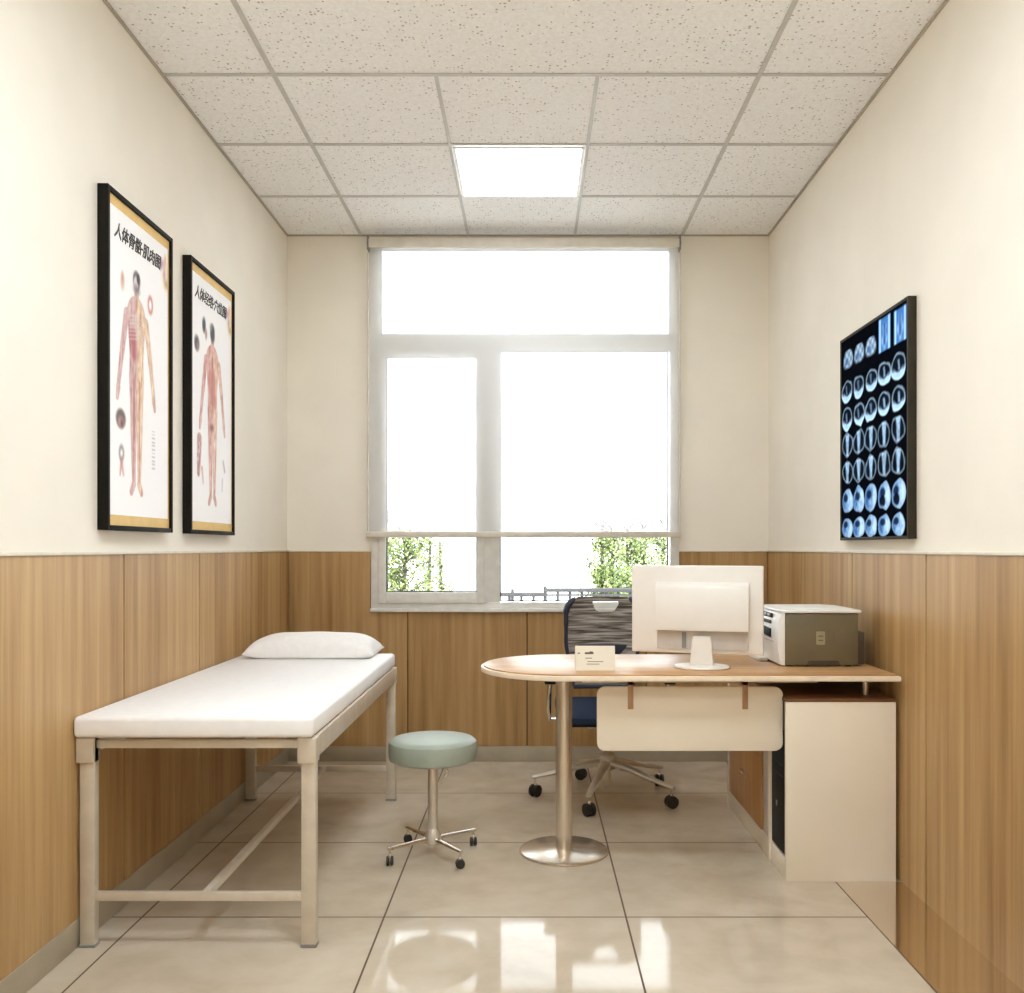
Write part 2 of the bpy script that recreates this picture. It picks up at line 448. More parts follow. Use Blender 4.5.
# ceiling grid
gx = [-.952, -.353, .2465, .846]
gy = [4.668, 4.067, 3.467]
b = MB()
zt0, zt1 = ZC - .004, ZC
for x in (gx[0], gx[3]): b.box(x - .009, x + .009, YF, YB, zt0, zt1)
for x in (gx[1], gx[2]): b.box(x - .007, x + .007, 3.467, YB, zt0 + .0005, zt1)
for y in gy + [2.267, 1.067, -.133]: b.box(XL, XR, y - .008, y + .008, zt0 - .0005, zt1)
struct(b.build('trim_8', M['tbar']), 'grey metal bars dividing the ceiling into tiles', 'ceiling grid')
b = MB()
b.box(XL, XL + .010, YF, YB, ZC - .008, ZC - .0006).box(XR - .010, XR, YF, YB, ZC - .008, ZC - .0006).box(XL + .010, XR - .010, YB - .010, YB, ZC - .008, ZC - .0006)
struct(b.build('trim_9', M['edge']), 'grey angle strip where the ceiling meets the walls', 'trim')

def ceil_light(x0, x1, y0, y1, label, lamp='lamp'):
    t = thing('ceiling_light', label, 'ceiling light', ((x0 + x1) / 2, (y0 + y1) / 2, ZC - .012), 'square ceiling light panels')
    f = MB(); z0, z1 = ZC - .012, ZC - .0045
    w = .012
    f.box(x0, x1, y0, y0 + w, z0, z1).box(x0, x1, y1 - w, y1, z0, z1).box(x0, x0 + w, y0 + w, y1 - w, z0, z1).box(x1 - w, x1, y0 + w, y1 - w, z0, z1)
    f.build('panel_frame', M['upvc'], t)
    MB().box(x0 + w, x1 - w, y0 + w, y1 - w, ZC - .009, ZC - .005).build('diffuser', M[lamp], t)
ceil_light(gx[1] + .012, gx[2] - .012, 4.08, 4.656, 'square white ceiling light panel glowing in front of the window', 'lamp_dim')
ceil_light(gx[1] + .012, gx[2] - .012, 1.69, 2.25, 'unseen square ceiling panel added as fill light in the middle of the room')  # added out of view to brighten the room
ceil_light(gx[1] + .012, gx[2] - .012, -.12, .45, 'unseen square ceiling panel added as front fill near the wall opposite the window')  # added behind the camera to light the desk and cabinet fronts

# ------------------------------------------------------------------ window
FY0, FY1 = 5.232, 5.30
win = MB()
SX = 178.5
def wx(px): return (px - 531) / SX
def wz(py): return EYE - (py - 548) / SX
fx0, fx1, fz0, fz1 = WX0 + .002, WX1 - .002, WZ0 + .002, WZ1 - .002
o_l, o_r, o_b, o_t = wx(381), wx(670), wz(602), wz(250)
win.box(fx0, o_l, FY0, FY1, fz0, fz1, .003).box(o_r, fx1, FY0, FY1, fz0, fz1, .003)
win.box(o_l, o_r, FY0, FY1, fz0, o_b, .003).box(o_l, o_r, FY0, FY1, o_t, fz1, .003)
win = win.build('window_1', M['upvc'])
struct(win, 'white plastic window with a casement and a fixed pane under a top light', 'window')
MB().box(o_l, o_r, FY0 + .004, FY1, wz(351), wz(335), .003).build('transom', M['upvc'], win)
MB().box(wx(478), wx(500), FY0 + .004, FY1, o_b, wz(351), .003).build('mullion', M['upvc'], win)
def ring(x0, x1, z0, z1, w, y0, y1, name, mat, r=.003):
    b = MB()
    b.box(x0, x0 + w, y0, y1, z0, z1, r).box(x1 - w, x1, y0, y1, z0, z1, r)
    b.box(x0 + w, x1 - w, y0, y1, z0, z0 + w, r).box(x0 + w, x1 - w, y0, y1, z1 - w, z1, r)
    return b.build(name, mat, win)
# casement sash
b = MB()
s0, s1, sb, st = wx(379), wx(479), wz(603), wz(345)
g0, g1, gb, gt = wx(386.5), wx(477), wz(592), wz(357)
b.box(s0, g0, FY0 - .014, FY1 - .012, sb, st, .004).box(g1, s1 + .03, FY0 - .014, FY1 - .012, sb, st, .004)
b.box(g0, g1, FY0 - .014, FY1 - .012, sb, gb, .004).box(g0, g1, FY0 - .014, FY1 - .012, gt, st, .004)
b.build('casement_sash', M['upvc'], win)
ring(g0, g1, gb, gt, .006, FY0 + .012, FY0 + .022, 'gasket', M['gasket'], 0)
ring(wx(500), wx(668), wz(601), wz(351), .006, FY0 + .012, FY0 + .022, 'gasket', M['gasket'], 0)
ring(o_l, o_r, wz(335), wz(250), .005, FY0 + .012, FY0 + .022, 'gasket', M['gasket'], 0)
for (x0, x1, z0, z1) in ((g0, g1, gb, gt), (wx(500), wx(668), wz(601), wz(351)), (o_l, o_r, wz(335), wz(250))):
    MB().box(x0 - .003, x1 + .003, FY0 + .024, FY0 + .030, z0 - .003, z1 + .003).build('glass_pane', M['glass'], win)
b = MB(); b.box(WX0, WX1, FY0 - .02, FY0 - .002, WZ0 + .002, WZ0 + .022, .003)
b.build('window_sill', M['upvc'], win)

# roller blind
BY = 5.194
def bxx(px): return (px - 531) / (F / BY)
def bzz(py): return EYE - (py - 548) / (F / BY)
bl = thing('roller_blind', 'sheer white roller blind pulled down over most of the window', 'blind', (bxx(524), BY, ZC - .07))
MB().cyl((bxx(371), BY - .022, bzz(244.5)), (bxx(677), BY - .022, bzz(244.5)), .020, 24).build('roller_tube', M['blinddark'], bl)
MB().box(bxx(370), bxx(678), BY - .050, BY - .044, bzz(250), bzz(241), .002).build('fascia', M['alu'], bl)
for x in (369, 679):
    b = MB().box(bxx(x) - .004, bxx(x) + .004, BY - .05, BY + .012, bzz(252), bzz(237.5), .002)
    b.cyl((bxx(x) - .008, BY - .022, bzz(244.5)), (bxx(x) + .008, BY - .022, bzz(244.5)), .012, 16)
    b.build('bracket', M['greymark'], bl)
MB().box(bxx(369), bxx(678.5), BY - .0006, BY + .0006, bzz(532.5), bzz(246)).build('fabric', M['blind'], bl)
MB().box(bxx(366.5), bxx(681), BY - .013, BY + .013, bzz(537.5), bzz(531.5), .005, 3).build('bottom_bar', M['alu'], bl)
for x in (368, 680.2):
    MB().cyl((bxx(x), BY, bzz(538)), (bxx(x), BY, bzz(252)), .0045, 10).build('side_guide', M['alu'], bl)

# ------------------------------------------------------------------ outside the window
yd = struct(MB().box(-4, 4, 5.6, 13, -.35, -.25).build('yard_ground', M['yard']), 'pale paved yard outside the window', 'yard')
def tree(x, y, h, spread, n, seed, label):
    rnd = random.Random(seed)
    t = thing('slender_tree', label, 'tree', (x, y, -.25), 'young trees outside the window')
    b = MB(); lf = MB()
    b.tube([(x, y, -.25), (x + rnd.uniform(-.02, .02), y, h * .5), (x + rnd.uniform(-.03, .03), y, min(h, 1.26))], [.026, .020, .012], 8)
    def leaf(p, s):
        d = Vector((rnd.uniform(-1, 1), rnd.uniform(-1, 1), rnd.uniform(-.6, 1))).normalized()
        a = d.cross(Vector((rnd.uniform(-1, 1), rnd.uniform(-1, 1), rnd.uniform(-1, 1)))).normalized()
        nn = d.cross(a)
        q = [p, p + d * s * .5 + a * s * .22 + nn * s * .05, p + d * s, p + d * s * .5 - a * s * .22 + nn * s * .05]
        v = [lf.bm.verts.new(k) for k in q]
        lf.bm.faces.new((v[0], v[1], v[2])); lf.bm.faces.new((v[0], v[2], v[3]))
    for i in range(n):
        z = rnd.uniform(.25, h * .97)
        k = 1.0 - .55 * max(0, (z - .6)) / max(h - .6, .1)
        ang = rnd.uniform(0, 2 * PI); L = spread * k * rnd.uniform(.5, 1.0)
        p0 = Vector((x, y, z)); dr = Vector((math.cos(ang), math.sin(ang) * .7, .9)).normalized()
        p1 = p0 + dr * L * .5; p2 = p0 + dr * L + Vector((0, 0, -.05 * L))
        b.tube([p0, p1, p2], [.006, .004, .002], 5)
        for j in range(int(46 * k) + 10):
            f = rnd.uniform(.2, 1.05)
            q = p0.lerp(p2, f) + Vector((rnd.gauss(0, .035), rnd.gauss(0, .05), rnd.gauss(0, .035))); q_s = rnd.uniform(.024, .048)
            if q.z < 1.33: leaf(q, q_s)
    b.build('trunk', M['barkm'], t)
    l = lf.build('foliage', M['leaf'], t, sharp=80); l['kind'] = 'stuff'
def ox(px, Y): return (px - 531) * Y / F
T = [(404, 7.6, 1.78, .40, 70, 'slender green tree outside the casement pane, first from its hinge side'),
     (384, 8.5, 1.85, .48, 80, 'bushy green tree outside, half hidden by the window frame behind the bed'),
     (430, 9.3, 1.80, .26, 26, 'thin sparse tree outside the casement pane, second trunk from its hinge side'),
     (442, 10.0, 1.80, .24, 18, 'thin nearly bare tree outside the casement pane, closest to the mullion'),
     (601, 7.6, 1.75, .27, 60, 'slender green tree outside the fixed pane, first trunk from the mullion'),
     (611, 8.4, 1.80, .32, 66, 'slender green tree outside the fixed pane, second trunk from the mullion'),
     (629, 9.3, 1.80, .40, 70, 'leafy green tree outside the fixed pane, just beside the monitor edge'),
     (643, 10.2, 1.85, .44, 76, 'leafy green tree outside showing above the monitor'),
     (663, 11.1, 1.85, .46, 80, 'leafy green tree outside against the window frame above the monitor')]
for i, (px, Y, h_, sp, n_, lb) in enumerate(T):
    tree(ox(px, Y), Y, h_ - .30, sp, n_, i + 1, lb)
# railing in front of the yard
RY = 7.0
def rx(px): return (px - 531) * RY / F
def rz(py): return EYE - (py - 548) * RY / F
rl = thing('yard_railing', 'low grey metal railing outside behind the chair back', 'railing', (rx(580), RY, -.25))
b = MB(); b.box(rx(350), rx(545), RY - .02, RY + .02, rz(596.5), rz(592.5), .002).box(rx(350), rx(545), RY - .015, RY + .015, rz(618), rz(616))
b.box(rx(545), rx(700), RY - .02, RY + .02, rz(592), rz(588), .002).box(rx(545), rx(700), RY - .015, RY + .015, rz(596), rz(594)).box(rx(545), rx(700), RY - .015, RY + .015, rz(618), rz(616))
b.build('rail', M['railm'], rl)
px = 352
while px < 700:
    top = 593 if px < 545 else 588
    MB().box(rx(px) - .011, rx(px) + .011, RY - .008, RY + .008, -.25, rz(top)).build('picket', M['railm'], rl)
    px += 12.1
for px, top in ((512.5, 589), (545, 586)):
    MB().box(rx(px) - .012, rx(px) + .012, RY - .012, RY + .012, -.25, rz(top)).build('post', M['railm'], rl)

# ------------------------------------------------------------------ examination bed
LY0, LY1 = 2.795, 4.418
bed = thing('examination_bed', 'white padded examination bed on a pale steel frame along the wall', 'examination bed', (-1.0, 3.6, 0))
ZM = .629
b = MB().box(-1.3565, -.645, 2.770, 4.452, ZM + .001, ZM + .064, .014, 4)
b.build('mattress', M['white_cloth'], bed)
legs = [(-1.347, -1.302, LY0), (-.686, -.642, LY0), (-1.347, -1.302, LY1), (-.684, -.640, LY1)]
for i, (x0, x1, y) in enumerate(legs):
    lg = MB().box(x0, x1, y, y + .030, .006, ZM - .002, .003).build('leg', M['bedmetal'], bed)
    MB().box(x0 - .002, x1 + .002, y - .002, y + .032, 0, .010, .002).build('foot_cap', M['greymark'], lg)
    ww = .018 if x0 < -1 else .006
    MB().box(x0 - (.007 if x0 < -1 else .009), x1 + (0.0 if x0 < -1 else .003), y - .010, y + .04, ZM - .077, ZM - .001, .003).build('corner_bracket', M['bedmetal'], lg)
MB().box(-.652, -.640, LY0 + .03, LY1 + .004, ZM - .064, ZM + .0005, .002).build('side_rail', M['bedmetal'], bed)
MB().box(-1.347, -1.335, LY0 + .03, LY1 + .004, ZM - .064, ZM + .0005, .002).build('side_rail', M['bedmetal'], bed)
for y in (LY0 + .012, LY1 + .012):
    MB().box(-1.310, -.68, y, y + .02, ZM - .036, ZM - .012, .002).build('end_rail', M['bedmetal'], bed)
for y in (3.35, 3.9):
    MB().box(-1.335, -.652, y, y + .03, ZM - .03, ZM - .004, .002).build('slat_bearer', M['bedmetal'], bed)
for y in (LY0 + .008, LY1 + .008):
    MB().box(-1.303, -.685, y, y + .018, .136, .163, .002).build('stretcher', M['bedmetal'], bed)
MB().box(-.992, -.968, LY0 + .026, LY1 + .008, .138, .160, .002).build('long_stretcher', M['bedmetal'], bed)

# pillow (rests on the bed, a thing of its own)
def pillow_mesh(cx, cy, cz, w, d, h, n=48):
    b = MB(); top = []; bot = []
    for j in range(n + 1):
        tr, br = [], []
        for i in range(n + 1):
            u = -1 + 2 * i / n; v = -1 + 2 * j / n
            k = max(0, (1 - abs(u) ** 4)) ** .5 * max(0, (1 - abs(v) ** 3.0)) ** .5
            sx = 1 - .045 * (1 - abs(v) ** 2) * abs(u) ** 6
            sy = 1 - .05 * (1 - abs(u) ** 2) * abs(v) ** 6
            wr = .0012 * math.sin(9 * u + 4 * v) * k
            x, y = cx + u * w / 2 * sx, cy + v * d / 2 * sy
            zt = cz + .022 + (h - .022) * k + wr
            zb = cz + .022 - .020 * min(1, k * 2.2)
            tr.append(b.bm.verts.new((x, y, zt)))
            br.append(tr[-1] if (i in (0, n) or j in (0, n)) else b.bm.verts.new((x, y, zb)))
        top.append(tr); bot.append(br)
    for j in range(n):
        for i in range(n):
            b.bm.faces.new((top[j][i], top[j][i + 1], top[j + 1][i + 1], top[j + 1][i]))
            try: b.bm.faces.new((bot[j][i], bot[j + 1][i], bot[j + 1][i + 1], bot[j][i + 1]))
            except ValueError: pass
    return b
p = pillow_mesh(-1.0, 4.345, ZM + .065, .595, .30, .108).build('pillow', M['pillow'], None, (-1.0, 4.345, ZM + .065), sharp=80)
tag(p, 'plump white pillow at the window end of the examination bed', 'pillow')

# ------------------------------------------------------------------ stool
SC = (-.381, 3.64)
st = thing('stool', 'round sage green padded stool on a chrome four castor base', 'stool', (SC[0], SC[1], 0))
R = .171
MB().lathe([(0, .372), (R - .014, .372), (R - .003, .378), (R, .392), (R + .001, .428), (R - .003, .444), (R - .014, .453), (R - .04, .457), (0, .459)], (SC[0], SC[1], 0), 64).build('seat', M['stoolseat'], st)
MB().lathe([(0, .352), (.075, .352), (.075, .3715), (0, .3715)], (SC[0], SC[1], 0), 32).build('seat_plate', M['steel'], st)
MB().cyl((SC[0], SC[1], .06), (SC[0], SC[1], .352), .0195, 28).build('column', M['silverpaint'], st)
MB().tube([(SC[0] + .012, SC[1] - .01, .345), (SC[0] + .055, SC[1] - .03, .348), (SC[0] + .06, SC[1] - .032, .33), (SC[0] + .035, SC[1] - .03, .285)], .0035, 8).build('height_lever', M['chrome'], st)
MB().lathe([(0, .048), (.030, .048), (.034, .056), (.030, .085), (.0205, .105), (.0197, .105)], (SC[0], SC[1], 0), 32).build('hub', M['silverpaint'], st)
def castor(c, r, ang, root, top, twin=True):
    f = MB()
    f.cyl((c[0], c[1], 2 * r + .004), (c[0], c[1], top), .0045, 10)
    off = r * .25
    f.box(c[0] - .006, c[0] + .006, c[1] - .006, c[1] + .006, r * 1.2, 2 * r + .008, .002)
    f = f.build('castor', M['chrome'], root)
    d = Vector((math.cos(ang), math.sin(ang), 0)); t = Vector((-d.y, d.x, 0))
    for sgn in (-1, 1):
        w = MB(); p = Vector((c[0], c[1], r)) + t * sgn * r * .42
        q = [(0, -r * .34), (r * .8, -r * .34), (r * .97, -r * .25), (r, 0), (r * .97, r * .25), (r * .8, r * .34), (0, r * .34)]
        rm = Vector((0, 0, 1)).rotation_difference(t).to_matrix()
        w.lathe(q, p, 20, rm)
        w.build('wheel', M['rubber'], f)
for k in range(4):
    a = math.radians(38 + 90 * k); rr = .19
    e = (SC[0] + rr * math.cos(a), SC[1] + rr * math.sin(a))
    MB().tube([(SC[0] + .02 * math.cos(a), SC[1] + .02 * math.sin(a), .066), (SC[0] + .1 * math.cos(a), SC[1] + .1 * math.sin(a), .064), (e[0] + .008 * math.cos(a), e[1] + .008 * math.sin(a), .062)], [.012, .010, .008], 10, .8).build('base_arm', M['chrome'], st)
    castor(e, .0175, a + 1.1, st, .066)

# ------------------------------------------------------------------ desk
DX = .132; DYC = 3.625; DR = .325
dk = thing('desk', 'wood topped desk with a rounded end on a steel post and cream privacy panel', 'desk', (.5, DYC, 0))
def desk_outline(ins):
    p = []
    r = DR - ins
    for k in range(41):
        a = PI / 2 + PI * k / 40
        p.append((DX + r * math.cos(a), DYC + r * math.sin(a)))
    p += [(1.304 - ins, DYC - r), (1.304 - ins, 4.333 - ins), (.89 + ins, 4.333 - ins), (.89 + ins, DYC + r)]
    return p
MB().prism(desk_outline(.010), 'z', .7405, .746, .0015).build('tabletop', M['wood_desk'], dk)
MB().prism(desk_outline(0), 'z', .722, .7404, .003).build('edge_band', M['edgeband'], dk)
PX, PY = .1295, 3.677
MB().lathe([(0, 0), (.172, 0), (.175, .004), (.174, .010), (.168, .014), (.05, .017), (.036, .020), (0, .020)], (PX, PY, 0), 72).build('post_foot', M['steel'], dk)
MB().cyl((PX, PY, .018), (PX, PY, .716), .033, 40).build('post', M['steel'], dk)
MB().lathe([(0, .714), (.06, .714), (.06, .7215), (0, .7215)], (PX, PY, 0), 32).build('post_plate', M['steel'], dk)
def rrect(x0, x1, z0, z1, r, n=8):
    p = []
    for cx, cz, a0 in ((x1 - r, z1 - r, 0), (x0 + r, z1 - r, 90), (x0 + r, z0 + r, 180), (x1 - r, z0 + r, 270)):
        for k in range(n + 1):
            a = math.radians(a0 + 90 * k / n); p.append((cx + r * math.cos(a), cz + r * math.sin(a)))
    return p
def kx(px, Y): return (px - 531) * Y / F
def kz(py, Y): return EYE - (py - 548) * Y / F
MY = 3.40
MB().prism(rrect(kx(597, MY), kx(783, MY), kz(751, MY), kz(687, MY), .03), 'y', MY, MY + .018, .002).build('privacy_panel', M['cream'], dk)
for px in (630.5, 745):
    x = kx(px, MY)
    b = MB().box(x - .010, x + .010, MY - .005, MY - .0005, kz(709, MY), .7215, .001)
    b.box(x - .010, x + .010, MY - .005, MY + .03, kz(685.5, MY), .7215, .001)
    b.build('panel_clip', M['bracket'], dk)
for y in (3.46, 3.80):
    MB().box(.19, 1.06, y, y + .03, .695, .7215, .002).build('frame_rail', M['cream'], dk)
MB().box(.80, .83, 3.492, 3.798, .695, .7215, .002).build('frame_rail', M['cream'], dk)
for (x, y) in ((kx(865.5, 3.45), 3.45), (1.235, 4.20), (.95, 4.22), (1.0, 3.45 + .36)):
    MB().cyl((x, y, .6545), (x, y, .7215), .012, 20).build('spacer', M['steel'], dk)

# cabinet below the desk
CX0, CX1, CY0, CY1, CH = .911, 1.304, 3.347, 4.333, .654
cab = thing('side_cabinet', 'cream cabinet with a wooden drawer front carrying the desk end', 'cabinet', (1.1, 3.84, 0))
MB().box(CX0, CX1, CY0, CY0 + .018, 0, CH - .012, .0015).build('end_panel', M['cream'], cab)
MB().box(CX0 + .004, CX1, CY0 + .0185, CY1, 0, .075, .001).build('plinth', M['cream'], cab)
MB().box(CX0, CX1, CY0, CY1, CH - .0115, CH, .0015).build('cabinet_top', M['cabtop'], cab)
MB().box(CX1 - .014, CX1, CY0 + .0185, CY1 - .02, .0755, CH - .012).build('back_panel', M['cream'], cab)
MB().box(CX0 - .003, CX0 + .05, 3.572, 3.594, 0, CH - .012, .001).build('post_strip', M['cream'], cab)
MB().box(CX0 + .006, CX1 - .015, 3.595, 3.70, .0755, CH - .012, .001).build('divider', M['mon_grey'], cab)
MB().box(CX0 + .016, CX1 - .015, 3.7005, CY1 - .021, .0755, CH - .012).build('drawer_box', M['cream'], cab)
MB().box(CX0 - .002, CX0 + .015, CY1 - .04, CY1, 0, CH - .012, .001).build('end_panel', M['cream'], cab)
d = MB().box(CX0 - .002, CX0 + .015, 3.702, CY1 - .042, .36, CH - .014, .0015).build('drawer_front', M['wood_door'], cab)
d2 = MB().box(CX0 - .002, CX0 + .015, 3.702, CY1 - .042, .080, .357, .0015).build('drawer_front', M['wood_door'], cab)
for dd, z in ((d, .50), (d2, .24)):
    h = MB(); yc = 3.975; x = CX0 - .002
    h.tube([(x, yc - .05, z), (x - .016, yc - .035, z + .002), (x - .02, yc, z + .003), (x - .016, yc + .035, z + .002), (x, yc + .05, z)], .0045, 10)
    h.ball((x - .002, yc - .05, z), .008, (.5, 1, 1)).ball((x - .002, yc + .05, z), .008, (.5, 1, 1)).ball((x - .02, yc, z + .003), .008, (.8, 1.4, 1))
    h.build('handle', M['bracket'], dd)

pc = thing('computer_tower', 'black computer tower standing in the open bay of the cabinet', 'computer', (1.08, 3.468, .0755))
MB().box(CX0 + .012, 1.25, 3.372, 3.564, .082, .50, .004).build('case', M['blackplastic'], pc)
MB().box(CX0 + .004, CX0 + .0115, 3.374, 3.562, .084, .498, .003).build('front_panel', M['blackplastic'], pc)
b = MB().box(CX0 + .0015, CX0 + .0035, 3.478, 3.492, .236, .256, .0008)
b.build('power_button', M['greymark'], pc)
b = MB()
for z in (.40, .36): b.box(CX0 + .002, CX0 + .0035, 3.40, 3.54, z, z + .002)
b.build('drive_slot', M['rubber'], pc)
for (x, y) in ((.96, 3.39), (.96, 3.545), (1.21, 3.39), (1.21, 3.545)):
    MB().cyl((x, y, .0755), (x, y, .0825), .01, 12).build('foot', M['rubber'], pc)

# ------------------------------------------------------------------ monitor (back towards the camera)
DT = .746
mc = (.640, 3.52); ang = math.radians(-17)
mn = thing('monitor', 'white flat computer monitor seen from behind on an oval foot', 'monitor', (mc[0], mc[1], DT))
def mrot(b): return b.rotz(ang, (mc[0], mc[1], 0))
mw, mz0, mz1, my = .245, .797, 1.127, 3.50
ccx = mc[0] - .018
b = MB().box(ccx - mw, ccx + mw, my + .012, my + .040, mz0, mz1, .006, 3); mrot(b).build('housing', M['mon'], mn)
b = MB().box(ccx - mw + .014, ccx + mw - .014, my + .0402, my + .0415, mz0 + .018, mz1 - .014); mrot(b).build('screen', M['screen'], mn)
# raised centre of the back: sloped shoulders, flat middle
b = MB()
bx0, bx1 = ccx - .150, ccx + .195
prof = [(my + .0118, mz0 + .086), (my - .026, mz0 + .088), (my - .030, mz0 + .10), (my - .024, mz1 - .086), (my - .018, mz1 - .074), (my + .0118, mz1 - .062)]
b.prism(prof, 'x', bx0, bx1, .003); mrot(b).build('back_cover', M['mon'], mn)
b = MB().box(bx0 + .004, bx1 - .004, my + .0045, my + .0115, mz0 + .016, mz0 + .0855, .001); mrot(b).build('port_recess', M['mon_grey'], mn)
b = MB().box(ccx - .052, ccx - .036, my - .003, my + .004, mz0 + .02, mz0 + .08, .001); mrot(b).build('cable_clip', M['greymark'], mn)
nx = mc[0] + .006
b = MB().prism([(nx - .044, DT + .012), (nx + .044, DT + .012), (nx + .036, DT + .10), (nx + .032, DT + .118), (nx - .032, DT + .118), (nx - .036, DT + .10)], 'y', my - .028, my + .004, .005, 3)
mrot(b).build('neck', M['mon'], mn)
b = MB().lathe([(0, .0005), (.100, .0005), (.103, .004), (.100, .009), (.07, .012), (0, .014)], (mc[0] + .004, my, DT), 56)
for v in b.bm.verts: v.co.y = my + (v.co.y - my) * .85
mrot(b).build('foot', M['mon'], mn)

# ------------------------------------------------------------------ desk card
cy, cx0, cx1 = 3.415, kx(575.5, 3.415), kx(615.5, 3.415)
cd = thing('desk_card', 'small ivory tent card standing on the desk in front of the chair', 'card', ((cx0 + cx1) / 2, cy + .02, DT))
b = MB().prism([(cy, DT + .0005), (cy + .002, DT + .0005), (cy + .030, DT + .084), (cy + .060, DT + .0005), (cy + .062, DT + .0005), (cy + .0305, DT + .0875), (cy + .0295, DT + .0875)], 'x', cx0, cx1)
b.build('folded_card', M['card'], cd)
mk = MB()
def onface(t): return cy + .0295 * t, DT + .0005 + .087 * t
for (t, a0, a1, hh) in ((.70, .24, .46, .0035), (.715, .36, .44, .005), (.70, .06, .12, .002), (.50, .25, .42, .0012), (.36, .30, .7, .001), (.26, .28, .6, .001)):
    y, z = onface(t)
    mk.box(cx0 + (cx1 - cx0) * a0, cx0 + (cx1 - cx0) * a1, y - .0014, y - .0004, z - hh, z + hh)
mk.build('printed_lines', M['ink'], cd)

# ------------------------------------------------------------------ printer (front faces the chair side, its flank faces the camera)
pr = thing('printer', 'white and taupe laser printer near the wall end of the desk', 'printer', (1.08, 3.7, DT))
PY0, PY1 = 3.525, 3.885; PX0, PX1 = .940, 1.232; PZ = DT + .005
PT = .946
b = MB().box(PX0 + .016, PX1, PY0, PY1, PZ, PT, .004, 2); b.build('body', M['prn_brown'], pr)
# front shell with stepped foot, wraps the front edge of the flank
sh = [(PX0 - .004, PZ + .004), (PX0 + .0155, PZ - .002), (PX0 + .0155, PT + .002), (PX0 + .004, PT + .002), (PX0 - .010, PT - .03), (PX0 - .012, PZ + .06)]
b = MB().prism(sh, 'y', PY0 - .003, PY1 + .002, .003, 2); b.build('front_shell', M['prn_white'], pr)
# lid / scanner
b = MB().box(PX0 - .002, PX1 + .010, PY0 - .008, PY1 - .05, PT + .0025, PT + .014, .004, 2)
b.build('lid', M['prn_white'], pr)
b = MB().prism([(PX0 + .004, PT + .0145), (PX0 + .02, PT + .0175), (PX1 - .06, PT + .0175), (PX1 - .005, PT + .0145)], 'y', PY0 + .02, PY1 - .06, .001)
b.build('scanner_cover', M['prn_white'], pr)
x = PX0 - .0125
b = MB().box(PX0 - .0115, PX0 - .0045, PY0 + .10, PY1 - .04, PT - .022, PT - .004, .002); b.build('control_panel', M['prn_dark'], pr)
b = MB()
for k in range(4): b.box(PX0 - .0135, PX0 - .0118, PY0 + .12 + .05 * k, PY0 + .15 + .05 * k, PT - .018, PT - .008, .0006)
b.build('buttons', M['mon_grey'], pr)
b = MB().box(x - .002, PX0 - .006, PY0 + .10, PY1 - .05, PT - .045, PT - .032, .002); b.build('display_strip', M['prn_dark'], pr)
sl = [(PY0 + .10, PT - .098), (PY1 - .03, PT - .085), (PY1 - .035, PT - .075), (PY0 + .24, PT - .06), (PY0 + .10, PT - .064)]
b = MB().prism(sl, 'x', x - .0035, PX0 - .006, .001); b.build('output_slot', M['blackplastic'], pr)
b = MB().box(x - .001, PX0 - .006, PY0 + .06, PY1 - .02, PT - .112, PT - .109); b.build('tray_seam', M['mon_grey'], pr)
b = MB().box(x - .030, PX0 - .005, PY0 + .17, PY1 - .02, DT + .0008, DT + .016, .004); b.build('paper_tray', M['prn_white'], pr)
# flank details
b = MB().prism([(1.035, PZ + .0003), (1.165, PZ + .0003), (1.155, PZ + .018), (1.045, PZ + .018)], 'y', PY0 - .003, PY0 + .0008); b.build('grip_recess', M['prn_dark'], pr)
b = MB().box(1.145, 1.218, PY0 - .0012, PY0 + .0005, PZ + .075, PZ + .125, .0004)
b.build('vent_panel', M['prn_brown'], pr)
b = MB().prism(rrect(1.073, 1.106, PZ + .078, PZ + .128, .005, 4), 'y', PY0 - .002, PY0 + .0003)
em = b.build('emblem', M['prn_mark'], pr)
b = MB()
for z in (.092, .108): b.box(1.080, 1.099, PY0 - .0026, PY0 - .0021, PZ + z, PZ + z + .005)
b.build('emblem_mark', M['prn_brown'], em)
b = MB().box(PX1 + .0005, PX1 + .03, PY0 + .02, PY1 - .06, PZ + .002, PT - .07, .004); b.build('rear_cover', M['prn_dark'], pr)
for (x, y) in ((.98, 3.55), (.98, 3.86), (1.2, 3.55), (1.2, 3.86)):
    MB().cyl((x, y, DT + .0004), (x, y, PZ + .0005), .012, 12).build('foot', M['rubber'], pr)

# ------------------------------------------------------------------ office chair
OC = (.365, 4.50)
ch = thing('office_chair', 'navy swivel chair with taupe mesh back behind the desk', 'chair', (OC[0], OC[1], 0))
for k in range(5):
    a = math.radians(180 + 72 * k); rr = .345
    def P(r, z): return (OC[0] + r * math.cos(a), OC[1] + r * math.sin(a), z)
    MB().tube([P(.02, .165), P(.12, .15), P(.24, .118), P(rr + .012, .092)], [.026, .022, .017, .013], 14, .7).build('base_arm', M['silverpaint'], ch)
    castor((OC[0] + rr * math.cos(a), OC[1] + rr * math.sin(a)), .029, a + .9, ch, .088)
MB().lathe([(0, .045), (.014, .045), (.016, .055), (.016, .13), (.036, .135), (.04, .20), (.03, .212), (.024, .215), (0, .215)], (OC[0], OC[1], 0), 32).build('hub', M['silverpaint'], ch)
MB().cyl((OC[0], OC[1], .205), (OC[0], OC[1], .352), .014, 20).build('gas_lift', M['chrome'], ch)
MB().box(OC[0] - .10, OC[0] + .10, OC[1] - .12, OC[1] + .12, .345, .377, .01, 3).build('tilt_mechanism', M['silverpaint'], ch)
